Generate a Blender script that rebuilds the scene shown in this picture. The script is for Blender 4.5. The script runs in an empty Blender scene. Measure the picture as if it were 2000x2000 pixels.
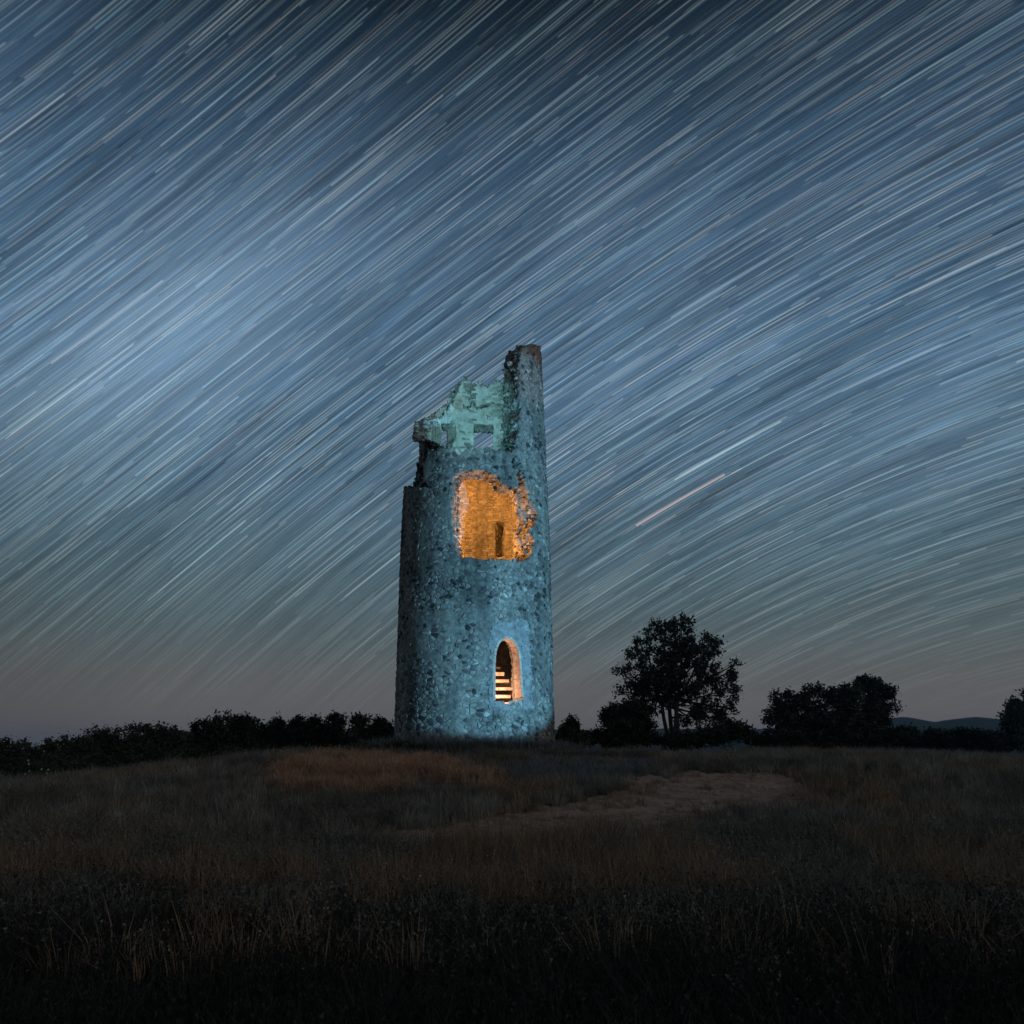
import bpy, math, random
import numpy as np
from mathutils import Vector, noise
R = math.radians
scene = bpy.context.scene
random.seed(7)
rng = np.random.default_rng(11)

# ------------------------------------------------------------------ camera
F_PX, PITCH, HOR = 1510.0, R(6.0), 1466.0            # focal length and horizon in photograph pixels (2000 wide)
CY = HOR - F_PX * math.tan(PITCH)
EYE = 1.6
cam_data = bpy.data.cameras.new('camera')
cam = bpy.data.objects.new('camera', cam_data)
scene.collection.objects.link(cam)
cam.location = (0, 0, EYE)
cam.rotation_euler = (R(90) + PITCH, 0, 0)
cam_data.sensor_width = 36
cam_data.lens = F_PX / 2000 * 36
cam_data.shift_y = (CY - 1000) / 2000
cam_data.clip_end = 20000
scene.camera = cam
sp, cp = math.sin(PITCH), math.cos(PITCH)

def project(x, y, z):
    """world -> photograph pixel, works on arrays"""
    z = z - EYE
    d = y * cp + z * sp
    return 1000 + F_PX * x / d, CY - F_PX * (z * cp - y * sp) / d

def at(px, py, Y):
    """point at depth Y seen at photograph pixel (px, py)"""
    a = (px - 1000) / F_PX; b = -(py - CY) / F_PX
    dy = cp - sp * b; dz = sp + cp * b
    return Vector((a / dy * Y, Y, EYE + dz / dy * Y))

# ------------------------------------------------------------------ sky (night sky, long exposure of the turning stars)
world = bpy.data.worlds.new('World')
scene.world = world
world.use_nodes = True
nt = world.node_tree
nt.nodes.clear()
def mk(tree, v):
    """number, socket or tuple -> usable input"""
    return v
def M(op, a, b=None, c=None, clamp=False):
    n = nt.nodes.new('ShaderNodeMath'); n.operation = op; n.use_clamp = clamp
    for i, v in enumerate((a, b, c)):
        if v is None: continue
        if isinstance(v, (int, float)): n.inputs[i].default_value = v
        else: nt.links.new(v, n.inputs[i])
    return n.outputs[0]
def DOT(a, vec):
    n = nt.nodes.new('ShaderNodeVectorMath'); n.operation = 'DOT_PRODUCT'
    nt.links.new(a, n.inputs[0]); n.inputs[1].default_value = vec
    return n.outputs['Value']
def COMB(x, y, z):
    n = nt.nodes.new('ShaderNodeCombineXYZ')
    for i, v in enumerate((x, y, z)):
        if isinstance(v, (int, float)): n.inputs[i].default_value = v
        else: nt.links.new(v, n.inputs[i])
    return n.outputs[0]
def WN(v):
    n = nt.nodes.new('ShaderNodeTexWhiteNoise'); n.noise_dimensions = '3D'
    nt.links.new(v, n.inputs['Vector'])
    return n.outputs['Value'], n.outputs['Color']
def NOISE(v, scale, detail=2.0, rough=.5):
    n = nt.nodes.new('ShaderNodeTexNoise'); n.inputs['Scale'].default_value = scale
    n.inputs['Detail'].default_value = detail; n.inputs['Roughness'].default_value = rough
    nt.links.new(v, n.inputs['Vector'])
    return n.outputs['Fac']
def RAMP(fac, stops, interp='LINEAR'):
    n = nt.nodes.new('ShaderNodeValToRGB'); nt.links.new(fac, n.inputs[0])
    cr = n.color_ramp; cr.interpolation = interp
    while len(cr.elements) < len(stops): cr.elements.new(.5)
    for e, (p, c) in zip(cr.elements, stops): e.position = p; e.color = (*c, 1)
    return n.outputs[0]
def VM(op, a, b):
    n = nt.nodes.new('ShaderNodeVectorMath'); n.operation = op
    nt.links.new(a, n.inputs[0])
    if op == 'SCALE':
        if isinstance(b, (int, float)): n.inputs[3].default_value = b
        else: nt.links.new(b, n.inputs[3])
    elif isinstance(b, tuple): n.inputs[1].default_value = b
    else: nt.links.new(b, n.inputs[1])
    return n.outputs[0]
def lin(*c):
    return tuple((v / 255 / 12.92 if v / 255 <= .04045 else ((v / 255 + .055) / 1.055) ** 2.4) for v in c)

tc = nt.nodes.new('ShaderNodeTexCoord').outputs['Generated']
az_p, alt_p = R(45.6), R(-40.7)                       # celestial pole, below the horizon to the right
P = Vector((math.cos(alt_p) * math.sin(az_p), math.cos(alt_p) * math.cos(az_p), math.sin(alt_p)))
mid = at(1000, 700, 1) - Vector((0, 0, EYE)); mid.normalize()
E1 = (mid - P * mid.dot(P)).normalized(); E2 = P.cross(E1)
dec = M('ARCSINE', DOT(tc, P)); ha = M('ARCTAN2', DOT(tc, E2), DOT(tc, E1))
alt = M('ARCSINE', DOT(tc, (0, 0, 1)))                # radians
altn = M('MULTIPLY', alt, 1 / R(50), clamp=True)

def celestial(px, py):
    d = (at(px, py, 1) - Vector((0, 0, EYE))).normalized()
    return math.asin(d.dot(P)), math.atan2(d.dot(E2), d.dot(E1))

def altof(py): return math.degrees(math.atan((CY - py) / F_PX) + PITCH) / 50
base = RAMP(altn, [(0, lin(98, 94, 96)), (altof(1400), lin(101, 98, 99)), (altof(1330), lin(95, 97, 98)), (altof(1250), lin(82, 95, 99)),
                   (altof(1130), lin(73, 95, 106)), (altof(980), lin(71, 97, 116)), (altof(780), lin(71, 100, 125)),
                   (altof(500), lin(65, 91, 116)), (altof(300), lin(50, 73, 95)), (altof(120), lin(31, 48, 64)), (altof(0) , lin(19, 32, 44)), (1, lin(14, 24, 34))])
# broad glow of the milky way, drawn out along the sky's rotation
def blob(px, py, wd, wh, amp):
    d0, h0 = celestial(px, py)
    q = M('ADD', M('POWER', M('ABSOLUTE', M('MULTIPLY', M('SUBTRACT', dec, d0), 1 / wd)), 2.0),
          M('POWER', M('ABSOLUTE', M('MULTIPLY', M('SUBTRACT', ha, h0), 1 / wh)), 2.0))
    return M('MULTIPLY', M('EXPONENT', M('MULTIPLY', q, -1.0)), amp)
glow = None
for a in ((440, 600, .085, .17, .56), (180, 740, .08, .18, .62), (430, 1120, .04, .11, .18), (1150, 420, .04, .12, .18), (1900, 820, .10, .25, .25),
          (1350, 700, .10, .25, .16), (770, 830, .04, .16, -.14), (1950, 80, .16, .25, -.30), (150, 0, .14, .2, -.12), (0, 1390, .12, .16, -.30), (0, 1180, .1, .2, -.10)):
    b = blob(*a); glow = b if glow is None else M('ADD', glow, b)
n_broad = NOISE(COMB(M('MULTIPLY', dec, 26.0), M('MULTIPLY', ha, 2.6), 3.3), 1.0, 4.0, .6)
n_mid = NOISE(COMB(M('MULTIPLY', dec, 120.0), M('MULTIPLY', ha, 5.5), 8.1), 1.0, 3.0, .65)
n_fine = NOISE(COMB(M('MULTIPLY', dec, 560.0), M('MULTIPLY', ha, 6.0), 1.7), 1.0, 2.0, .6)
vis = M('SMOOTH_MIN', 1.0, M('MULTIPLY', M('SUBTRACT', alt, R(2.0)), 1 / R(17)), .2)
vis = M('MULTIPLY', M('MAXIMUM', vis, 0.0), M('SUBTRACT', 1.0, M('MULTIPLY', M('MULTIPLY', M('SUBTRACT', alt, R(29)), 1 / R(18), clamp=True), .55)))                                            # starlight dies in the thick air at the horizon
streak = M('ADD', M('MULTIPLY', M('SUBTRACT', n_broad, .5), 1.0), M('ADD', M('MULTIPLY', M('SUBTRACT', n_mid, .5), 1.4), M('MULTIPLY', M('SUBTRACT', n_fine, .5), 1.7)))
gain = M('ADD', M('ADD', 1.0, M('MULTIPLY', streak, vis)), M('MULTIPLY', glow, .55))
gain = M('MAXIMUM', gain, .25)
pale = nt.nodes.new('ShaderNodeRGB'); pale.outputs[0].default_value = (.060, .072, .079, 1)
col = VM('ADD', VM('SCALE', base, gain), VM('SCALE', pale.outputs[0], M('MAXIMUM', glow, 0.0)))

def trails(rows, cell, length, width, keep, power, amp, seed, warm, soft=.0022):
    global col
    v = M('MULTIPLY', dec, rows); row = M('FLOOR', v); fv = M('FRACT', v)
    r1, rc = WN(COMB(row, seed, .5))
    u = M('ADD', M('MULTIPLY', ha, 1 / cell), M('MULTIPLY', r1, 37.0))
    cel = M('FLOOR', u); fu = M('FRACT', u)
    r2, c2 = WN(COMB(row, cel, seed + .25))
    r3, c3 = WN(COMB(cel, row, seed + 9.25))
    cen = M('ADD', width * 1.6, M('MULTIPLY', r3, 1 - 3.2 * width))
    prof = M('EXPONENT', M('MULTIPLY', M('POWER', M('ABSOLUTE', M('MULTIPLY', M('SUBTRACT', fv, cen), 1 / width)), 2.0), -1.0))
    e = soft / cell
    ends = M('MULTIPLY', M('MULTIPLY', fu, 1 / e, clamp=True), M('MULTIPLY', M('SUBTRACT', length / cell, fu), 1 / e, clamp=True))
    br = M('POWER', M('MULTIPLY', M('SUBTRACT', r2, 1 - keep), 1 / keep, clamp=True), power)
    inten = M('MULTIPLY', M('MULTIPLY', prof, ends), M('MULTIPLY', M('MULTIPLY', br, amp), vis))
    tint = RAMP(c2, warm)
    col = VM('ADD', col, VM('SCALE', tint, inten))
cool = [(0, (.40, .80, .95)), (.36, (.52, .85, .95)), (.55, (.78, .93, .92)), (.80, (.86, .93, .88)), (.88, (.88, .78, .70)), (.92, (.6, .85, .95)), (1.0, (.5, .85, 1.0))]
trails(450, .21, .16, .29, .85, 2.4, .15, 1.0, cool, .010)
trails(400, .24, .17, .27, .80, 2.8, .17, 2.0, cool, .006)
trails(345, .27, .17, .25, .75, 3.2, .20, 7.0, cool, .003)
trails(285, .25, .16, .21, .65, 3.4, .23, 3.0, cool)
trails(170, .30, .15, .13, .28, 2.3, .25, 4.0, cool)
trails(90, .33, .15, .08, .16, 2.2, .32, 5.0, cool)
trails(62, .30, .20, .24, .22, 1.5, .06, 6.0, cool, .05)
# one red star low in the south, seen beside the tower
d0, h0 = celestial(1244, 1029); d1, h1 = celestial(1414, 924)
prof = M('EXPONENT', M('MULTIPLY', M('POWER', M('ABSOLUTE', M('MULTIPLY', M('SUBTRACT', dec, (d0 + d1) / 2), 1 / .0014)), 2.0), -1.0))
seg = M('MULTIPLY', M('GREATER_THAN', ha, min(h0, h1)), M('LESS_THAN', ha, max(h0, h1)))
cc = nt.nodes.new('ShaderNodeRGB'); cc.outputs[0].default_value = (.85, .50, .44, 1)
col = VM('ADD', col, VM('SCALE', cc.outputs[0], M('MULTIPLY', M('MULTIPLY', prof, seg), .38)))
bg = nt.nodes.new('ShaderNodeBackground'); out = nt.nodes.new('ShaderNodeOutputWorld')
nt.links.new(col, bg.inputs[0]); bg.inputs[1].default_value = 1.0
nt.links.new(bg.outputs[0], out.inputs[0])
world.cycles.sampling_method = 'MANUAL'; world.cycles.sample_map_resolution = 512

# faint fill sun added to brighten the ground, behind the camera, high right
fill_sun = bpy.data.lights.new('fill_sun_light', 'SUN'); fill_sun.energy = .17; fill_sun.angle = R(.6); fill_sun.color = (1.0, .83, .70)
fill_sun_o = bpy.data.objects.new('fill_sun_light', fill_sun); scene.collection.objects.link(fill_sun_o)
fill_sun_o.rotation_euler = Vector((-.66, .62, -.42)).to_track_quat('-Z', 'Y').to_euler()

# ------------------------------------------------------------------ lights: torches that paint the tower, lanterns and added fill lamps inside it
AX, AY = -1.21, 25.2                                  # tower axis
def spot(name, loc, target, half_deg, energy, color, blend, radius=.05):
    d = bpy.data.lights.new(name, 'SPOT'); d.energy = energy; d.color = color
    d.spot_size = 2 * R(half_deg); d.spot_blend = blend; d.shadow_soft_size = radius
    o = bpy.data.objects.new(name, d); scene.collection.objects.link(o)
    o.location = loc; o.rotation_euler = (Vector(target) - Vector(loc)).to_track_quat('-Z', 'Y').to_euler()
    return o
spot('blue_torch_light', (9.9, 9.7, 1.3), (AX + .12, AY - 2.0, 7.75), 18.6, 14500, (.20, .63, 1.0), .14, .08)
spot('white_torch_light', (8.4, 6.3, 1.7), at(1040, 715, 24.2), 3.3, 3000, (1.0, .80, .78), .5, .08)
spot('teal_torch_light', (-1.6, -2.0, 2.2), at(925, 805, 26.5), 3.6, 30000, (.30, .78, .92), .7, .08)
def inner_lamp(loc, energy, color, radius):
    d = bpy.data.lights.new('inner_lamp_light', 'POINT'); d.energy = energy; d.color = color; d.shadow_soft_size = radius
    o = bpy.data.objects.new('inner_lamp_light', d); scene.collection.objects.link(o); o.location = loc
inner_lamp((AX - .05, AY - 1.2, 7.25), 430, (1.0, .40, .085), .08)
inner_lamp((AX + .1, AY - 1.32, 10.46), 340, (1.0, .40, .085), .06)  # fill lamp added out of sight to even the orange light
inner_lamp((AX + .3, AY - 1.46, 3.22), 165, (1.0, .55, .33), .05)
inner_lamp((AX - .1, AY - 1.1, 1.6 + .387 * (AY - 1.1) + .07), 40, (.22, .85, 1.0), .03)  # unseen teal fill added to brighten the back wall and soffits

vs = scene.view_settings
vs.view_transform = 'Standard'; vs.look = 'None'; vs.exposure = 0; vs.gamma = 1; vs.use_curve_mapping = False

# ------------------------------------------------------------------ helpers
def tag(o, label=None, cat=None, group=None, kind=None):
    if label: o['label'] = label
    if cat: o['category'] = cat
    if group: o['group'] = group
    if kind: o['kind'] = kind
    return o
def empty(name, loc):
    o = bpy.data.objects.new(name, None); scene.collection.objects.link(o); o.location = loc
    o.empty_display_size = .2
    return o
def mesh_obj(name, verts, faces, mats, parent=None, mat_idx=None, col=None, smooth=False, link=True):
    me = bpy.data.meshes.new(name)
    if isinstance(verts, np.ndarray) and isinstance(faces, np.ndarray):
        nf, k = faces.shape
        me.vertices.add(len(verts)); me.vertices.foreach_set('co', np.ascontiguousarray(verts, dtype=np.float32).ravel())
        me.loops.add(nf * k); me.loops.foreach_set('vertex_index', faces.astype(np.int32).ravel())
        me.polygons.add(nf); me.polygons.foreach_set('loop_start', np.arange(0, nf * k, k, dtype=np.int32))
        me.update(calc_edges=True)
    else:
        me.from_pydata(verts, [], faces); me.update()
    for m in (mats if isinstance(mats, (list, tuple)) else [mats]): me.materials.append(m)
    if mat_idx is not None: me.polygons.foreach_set('material_index', np.asarray(mat_idx, dtype=np.int32))
    if col is not None:
        a = me.attributes.new('tone', 'FLOAT', 'FACE'); a.data.foreach_set('value', np.asarray(col, dtype=np.float32))
    if smooth: me.polygons.foreach_set('use_smooth', np.ones(len(me.polygons), dtype=bool))
    o = bpy.data.objects.new(name, me)
    if link: scene.collection.objects.link(o)
    if parent is not None:
        o.parent = parent; o.location = -parent.location if parent.type == 'EMPTY' and parent.parent is None else (0, 0, 0)
    return o
def hsh(i):
    i = np.asarray(i, dtype=np.uint64)
    i = (i ^ (i >> np.uint64(15))) * np.uint64(0x2c1b3c6d) & np.uint64(0xffffffff)
    i = (i ^ (i >> np.uint64(12))) * np.uint64(0x297a2d39) & np.uint64(0xffffffff)
    i = (i ^ (i >> np.uint64(15)))
    return i.astype(np.float64) / 2 ** 32
def vnoise(x, y, z, seed=0):
    """smooth value noise on arrays, -1..1"""
    x, y, z = np.broadcast_arrays(np.asarray(x, float) + 500, np.asarray(y, float) + 500, np.asarray(z, float) + 500)
    xi, yi, zi = np.floor(x).astype(np.int64), np.floor(y).astype(np.int64), np.floor(z).astype(np.int64)
    fx, fy, fz = x - xi, y - yi, z - zi
    fx, fy, fz = [f * f * (3 - 2 * f) for f in (fx, fy, fz)]
    def h(a, b, c): return hsh((a * 73856093 ^ b * 19349663 ^ c * 83492791 ^ seed * 7919) & 0xffffffff)
    r = 0
    for dx in (0, 1):
        for dy in (0, 1):
            for dz in (0, 1):
                r = r + h(xi + dx, yi + dy, zi + dz) * (fx if dx else 1 - fx) * (fy if dy else 1 - fy) * (fz if dz else 1 - fz)
    return r * 2 - 1
def inpoly(px, py, poly):
    px, py = np.broadcast_arrays(px, py)
    res = np.zeros(px.shape, bool); n = len(poly)
    for i in range(n):
        x1, y1 = poly[i]; x2, y2 = poly[(i + 1) % n]
        if y1 == y2: continue
        c = ((y1 > py) != (y2 > py)) & (px < (x2 - x1) * (py - y1) / (y2 - y1) + x1)
        res ^= c
    return res
def ss(a, b, v):
    t = np.clip((v - a) / (b - a), 0, 1); return t * t * (3 - 2 * t)

# ------------------------------------------------------------------ materials
def material(name, build):
    m = bpy.data.materials.new(name); m.use_nodes = True
    t = m.node_tree; b = t.nodes['Principled BSDF']; b.inputs['Roughness'].default_value = .9
    b.inputs['Specular IOR Level'].default_value = .15
    build(t, b); return m
def ramp(t, fac, stops):
    n = t.nodes.new('ShaderNodeValToRGB'); t.links.new(fac, n.inputs[0]); cr = n.color_ramp
    while len(cr.elements) < len(stops): cr.elements.new(.5)
    for e, (p, c) in zip(cr.elements, stops): e.position = p; e.color = (*c, 1)
    return n.outputs[0]
def tnoise(t, scale, detail=4, rough=.6, stretch=None):
    tcn = t.nodes.new('ShaderNodeTexCoord'); n = t.nodes.new('ShaderNodeTexNoise')
    n.inputs['Scale'].default_value = scale; n.inputs['Detail'].default_value = detail; n.inputs['Roughness'].default_value = rough
    if stretch:
        mp = t.nodes.new('ShaderNodeMapping'); mp.inputs['Scale'].default_value = stretch
        t.links.new(tcn.outputs['Object'], mp.inputs[0]); t.links.new(mp.outputs[0], n.inputs['Vector'])
    else: t.links.new(tcn.outputs['Object'], n.inputs['Vector'])
    return n.outputs['Fac']
def mulcol(t, a, b, fac=1.0, kind='MULTIPLY'):
    n = t.nodes.new('ShaderNodeMix'); n.data_type = 'RGBA'; n.blend_type = kind; n.inputs[0].default_value = fac
    t.links.new(a, n.inputs[6]); t.links.new(b, n.inputs[7]); return n.outputs[2]
def bump(t, b, h, strength, dist):
    n = t.nodes.new('ShaderNodeBump'); n.inputs['Strength'].default_value = strength; n.inputs['Distance'].default_value = dist
    t.links.new(h, n.inputs['Height']); t.links.new(n.outputs[0], b.inputs['Normal'])
def attr(t, name):
    n = t.nodes.new('ShaderNodeAttribute'); n.attribute_name = name; return n.outputs['Fac']
def b_stone(t, b):
    c = ramp(t, attr(t, 'tone'), [(0, (.045, .045, .05)), (.14, (.10, .09, .085)), (.3, (.19, .165, .145)), (.5, (.27, .25, .225)), (.75, (.36, .335, .30)), (1, (.55, .52, .48))])
    g = ramp(t, tnoise(t, 11, 5, .7), [(.25, (.55, .54, .52)), (.5, (.95, .95, .95)), (.75, (1.3, 1.3, 1.3))])
    w = ramp(t, tnoise(t, .95, 5, .65, (1, 1, .4)), [(.34, (.46, .48, .48)), (.5, (.9, .9, .9)), (.66, (1.3, 1.27, 1.22))])
    t.links.new(mulcol(t, mulcol(t, c, g), w), b.inputs['Base Color']); bump(t, b, tnoise(t, 30, 4, .7), .5, .02)
m_stone = material('rubble_stone', b_stone)
def b_mortar(t, b):
    c = ramp(t, tnoise(t, 7, 6, .75), [(.3, (.10, .095, .085)), (.5, (.24, .23, .205)), (.7, (.40, .385, .35))])
    w = ramp(t, tnoise(t, .95, 5, .65, (1, 1, .4)), [(.34, (.42, .43, .43)), (.5, (.85, .85, .85)), (.66, (1.2, 1.18, 1.14))])
    t.links.new(mulcol(t, c, w), b.inputs['Base Color']); bump(t, b, tnoise(t, 24, 5, .75), .8, .03)
m_mortar = material('lime_mortar', b_mortar)
def b_plaster(t, b):
    c = ramp(t, tnoise(t, 2.6, 6, .7), [(.32, (.16, .14, .12)), (.45, (.38, .35, .31)), (.6, (.52, .49, .45)), (.8, (.62, .6, .56))])
    t.links.new(c, b.inputs['Base Color']); bump(t, b, tnoise(t, 14, 5, .7), .5, .03)
m_recess_shade = material('rubble_recess_shade', lambda t, b: (t.links.new(ramp(t, tnoise(t, 8, 6, .75), [(.3, (.02, .018, .016)), (.55, (.05, .044, .04)), (.75, (.13, .12, .11))]), b.inputs['Base Color']), bump(t, b, tnoise(t, 22, 5, .75), .9, .04)))  # near-black rubble colour paints the shade in the left shoulder recess
m_plaster = material('old_plaster', b_plaster)
def b_rplaster(t, b):
    c = ramp(t, tnoise(t, 5, 6, .75), [(.3, (.13, .13, .13)), (.5, (.27, .265, .26)), (.68, (.40, .395, .39))])
    t.links.new(c, b.inputs['Base Color']); bump(t, b, tnoise(t, 18, 5, .7), .5, .02)
m_render = material('patched_render', b_rplaster)
def b_brick(t, b):
    c = ramp(t, tnoise(t, 9, 4, .6), [(.3, (.36, .26, .19)), (.5, (.55, .42, .33)), (.7, (.7, .6, .5))])
    t.links.new(c, b.inputs['Base Color']); bump(t, b, tnoise(t, 30, 4, .7), .5, .02)
m_brick = material('opening_brick', b_brick)
def b_soil(t, b):
    c = ramp(t, tnoise(t, .7, 8, .7), [(.3, (0.056, 0.053, 0.045)), (.5, (0.096, 0.088, 0.072)), (.7, (0.136, 0.120, 0.096))])
    t.links.new(c, b.inputs['Base Color']); bump(t, b, tnoise(t, 6, 6, .7), .9, .1)
m_soil = material('dry_soil', b_soil)
def b_path(t, b):
    c = ramp(t, tnoise(t, 1.6, 8, .75, (1, 2.2, 1)), [(.3, (.24, .15, .10)), (.5, (.42, .275, .20)), (.7, (.54, .38, .29))])
    t.links.new(c, b.inputs['Base Color']); bump(t, b, tnoise(t, 9, 7, .75), .9, .06)
#
m_path = material('trodden_earth', b_path)
def b_hill(t, b):
    c = ramp(t, tnoise(t, .012, 6, .65), [(.3, (.02, .03, .024)), (.7, (.045, .055, .04))])
    t.links.new(c, b.inputs['Base Color'])
m_hill = material('far_woodland', b_hill)
def leafy(c0, c1, c2):
    def f(t, b):
        oi = t.nodes.new('ShaderNodeObjectInfo')
        c = ramp(t, oi.outputs['Random'], [(0, c0), (.5, c1), (1, c2)])
        g = ramp(t, tnoise(t, 3, 3, .6), [(.3, (.55, .55, .55)), (.7, (1.35, 1.35, 1.35))])
        t.links.new(mulcol(t, c, g), b.inputs['Base Color']); b.inputs['Roughness'].default_value = .75
    return f
m_leaf = material('dark_leaf', leafy((.035, .045, .03), (.045, .055, .036), (.06, .065, .045)))
m_bark = material('bark', leafy((.05, .045, .04), (.06, .05, .042), (.07, .06, .05)))
m_grass = material('dry_grass', leafy((0.139, 0.116, 0.090), (0.264, 0.225, 0.178), (0.465, 0.403, 0.326)))
m_tan = material('tan_grass', leafy((0.217, 0.138, 0.080), (0.319, 0.210, 0.131), (0.435, 0.304, 0.203)))
m_red = material('russet_grass', leafy((.40, .22, .13), (.55, .32, .20), (.66, .43, .30)))
m_grey = material('silver_grass', leafy((.12, .125, .125), (.19, .19, .185), (.28, .28, .27)))
m_weed = material('dark_weed', leafy((0.12, 0.105, 0.08), (0.19, 0.165, 0.125), (0.27, 0.24, 0.19)))
m_fade_weed = material('darkened_fade_weed', leafy((.022, .02, .016), (.035, .032, .026), (.06, .052, .042)))  # foreground darkening put into the weed colour, fading the near ground to black
m_petal = material('pale_blossom', lambda t, b: b.inputs['Base Color'].__setattr__('default_value', (.45, .45, .42, 1)))

# ------------------------------------------------------------------ ground
def gz(x, y):
    x = np.asarray(x, float); y = np.asarray(y, float)
    z = 1.36 * ss(7.0, 21.5, y)
    side = 1 - .46 * ss(3.5, 13, -(x + 1)) - .13 * ss(6, 20, x)
    z = z * side
    z = z - 9 * ss(38, 150, y) - 26 * ss(150, 900, y)
    r = np.hypot(x, y)
    z = z + .10 * vnoise(x * .35, y * .35, 0, 3) * ss(3, 9, r) + .035 * vnoise(x * 1.3, y * 1.3, 0, 4)
    z = z + 3.0 * vnoise(x * .01, y * .01, 0, 5) * ss(60, 250, r)
    return z
def axis(lo, hi, step, far):
    a = list(np.arange(lo, hi + 1e-6, step))
    v, s = hi, step
    while v < far: s *= 1.22; v += s; a.append(v)
    v, s = lo, step
    pre = []
    while v > -far: s *= 1.22; v -= s; pre.append(v)
    return np.array(pre[::-1] + a)
gx, gy = axis(-26, 26, .22, 5500), axis(-6, 40, .22, 5500)
X, Y = np.meshgrid(gx, gy, indexing='ij')
V = np.stack([X, Y, gz(X, Y)], -1).reshape(-1, 3)
I = np.arange(len(gx) * len(gy)).reshape(len(gx), len(gy))
Fq = np.stack([I[:-1, :-1], I[1:, :-1], I[1:, 1:], I[:-1, 1:]], -1).reshape(-1, 4)
tag(mesh_obj('ground', V, Fq, m_soil, smooth=True), kind='structure')

PATH = [(640, 1652), (760, 1628), (900, 1608), (1010, 1588), (1110, 1572), (1170, 1556), (1215, 1538), (1260, 1520), (1330, 1510), (1430, 1508), (1520, 1520),
        (1575, 1542), (1570, 1562), (1500, 1585), (1400, 1604), (1280, 1624), (1140, 1642), (980, 1655), (820, 1662), (690, 1664)]
def on_path(x, y, wob=1.0):
    px, py = project(x, y, gz(x, y))
    px = px + wob * (38 * vnoise(x * 1.1, y * 1.1, 0, 21) + 14 * vnoise(x * 4, y * 4, 0, 22)); py = py + wob * (9 * vnoise(x * 1.3, y * 1.3, 9, 23) + 5 * vnoise(x * 4, y * 4, 2, 24))
    return inpoly(px, py, PATH) & (y > 6)
pxs, pys = np.arange(-6, 9.5, .07), np.arange(8.5, 19.5, .07)
X, Y = np.meshgrid(pxs, pys, indexing='ij')
I = np.arange(X.size).reshape(X.shape)
keep = on_path(X[:-1, :-1] + .035, Y[:-1, :-1] + .035)
Z = gz(X, Y) + .022 + .02 * vnoise(X * 5, Y * 9, 0, 31)
Fq = np.stack([I[:-1, :-1], I[1:, :-1], I[1:, 1:], I[:-1, 1:]], -1)[keep]
used, inv = np.unique(Fq, return_inverse=True)
tag(mesh_obj('path', np.stack([X, Y, Z], -1).reshape(-1, 3)[used], inv.reshape(-1, 4), m_path, smooth=True), kind='structure')

# far hills on the right
def hills(name, prof, D, depth, seed):
    xs = np.arange(prof[0][0], prof[-1][0] + 1, 8.0); n = 14
    pv = np.interp(xs, [p[0] for p in prof], [p[1] for p in prof])
    V = []
    for j in range(n):
        u = j / (n - 1)
        for x, p in zip(xs, pv):
            q = at(x, p, D)
            Yj = D + (u - .5) * depth
            hgt = (q.z + 45) * math.sin(math.pi * min(max(u, 0.0), 1.0)) ** .8
            hgt *= 1 + .03 * float(vnoise(x * .03, u * 6, 0, seed))
            V.append((q.x * Yj / D if u < .5 else q.x, Yj, -45 + hgt))
    m = len(xs)
    Fc = [(j * m + i, j * m + i + 1, (j + 1) * m + i + 1, (j + 1) * m + i) for j in range(n - 1) for i in range(m - 1)]
    return tag(mesh_obj(name, V, Fc, m_hill, smooth=True), kind='structure')
hills('hills', [(930, 1440), (1040, 1430), (1080, 1427), (1300, 1424), (1480, 1424), (1600, 1412), (1700, 1404), (1750, 1402), (1790, 1404), (1830, 1411), (1860, 1405), (1905, 1401), (1950, 1406), (2000, 1412), (2300, 1425)], 2600, 1200, 40)

# ------------------------------------------------------------------ the ruined tower
ZB = .35
def r_out(z):
    return 2.60 - .019 * (z - 1) - .022 * np.clip(z - 8.7, 0, 9)
THICK = .80
NR = 8
ZT = 15.5
NT, NZ = 400, 340
dz = (ZT - ZB) / NZ
th = (np.arange(NT) + .5) / NT * 2 * np.pi - np.pi          # 0 faces the camera, positive to the right
zc = ZB + (np.arange(NZ) + .5) * dz
rc = (np.arange(NR) + .5) / NR                               # 0 outside .. 1 inside
FRONT = [(700, 1600), (700, 1000), (760, 970), (760, 862), (800, 860), (822, 858), (838, 862), (842, 884), (852, 882), (858, 872), (880, 874), (905, 872), (925, 876),
         (950, 874), (975, 880), (992, 878), (1001, 884), (1012, 872), (1009, 858), (1014, 842), (1010, 824), (1015, 800), (1011, 780), (1016, 760), (1012, 742), (1017, 724), (1013, 708), (1018, 694), (1021, 680), (1028, 676), (1040, 677), (1052, 682), (1062, 690), (1120, 720), (1120, 1600)]
HOLE = [(884, 925), (900, 920), (938, 918), (955, 921), (972, 928), (984, 944), (998, 952), (1011, 951), (1013, 940), (1009, 926), (1003, 915), (999, 902), (1004, 889), (1010, 891),
        (1015, 905), (1022, 917), (1026, 930), (1030, 948), (1036, 962), (1043, 980), (1050, 1000), (1052, 1010), (1048, 1022), (1043, 1032), (1040, 1046), (1044, 1058), (1042, 1074),
        (1034, 1090), (1020, 1097), (1010, 1099), (998, 1093), (975, 1095), (950, 1092), (925, 1091), (905, 1089), (892, 1080), (886, 1060), (884, 1040), (882, 1015), (880, 990), (879, 955)]
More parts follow.
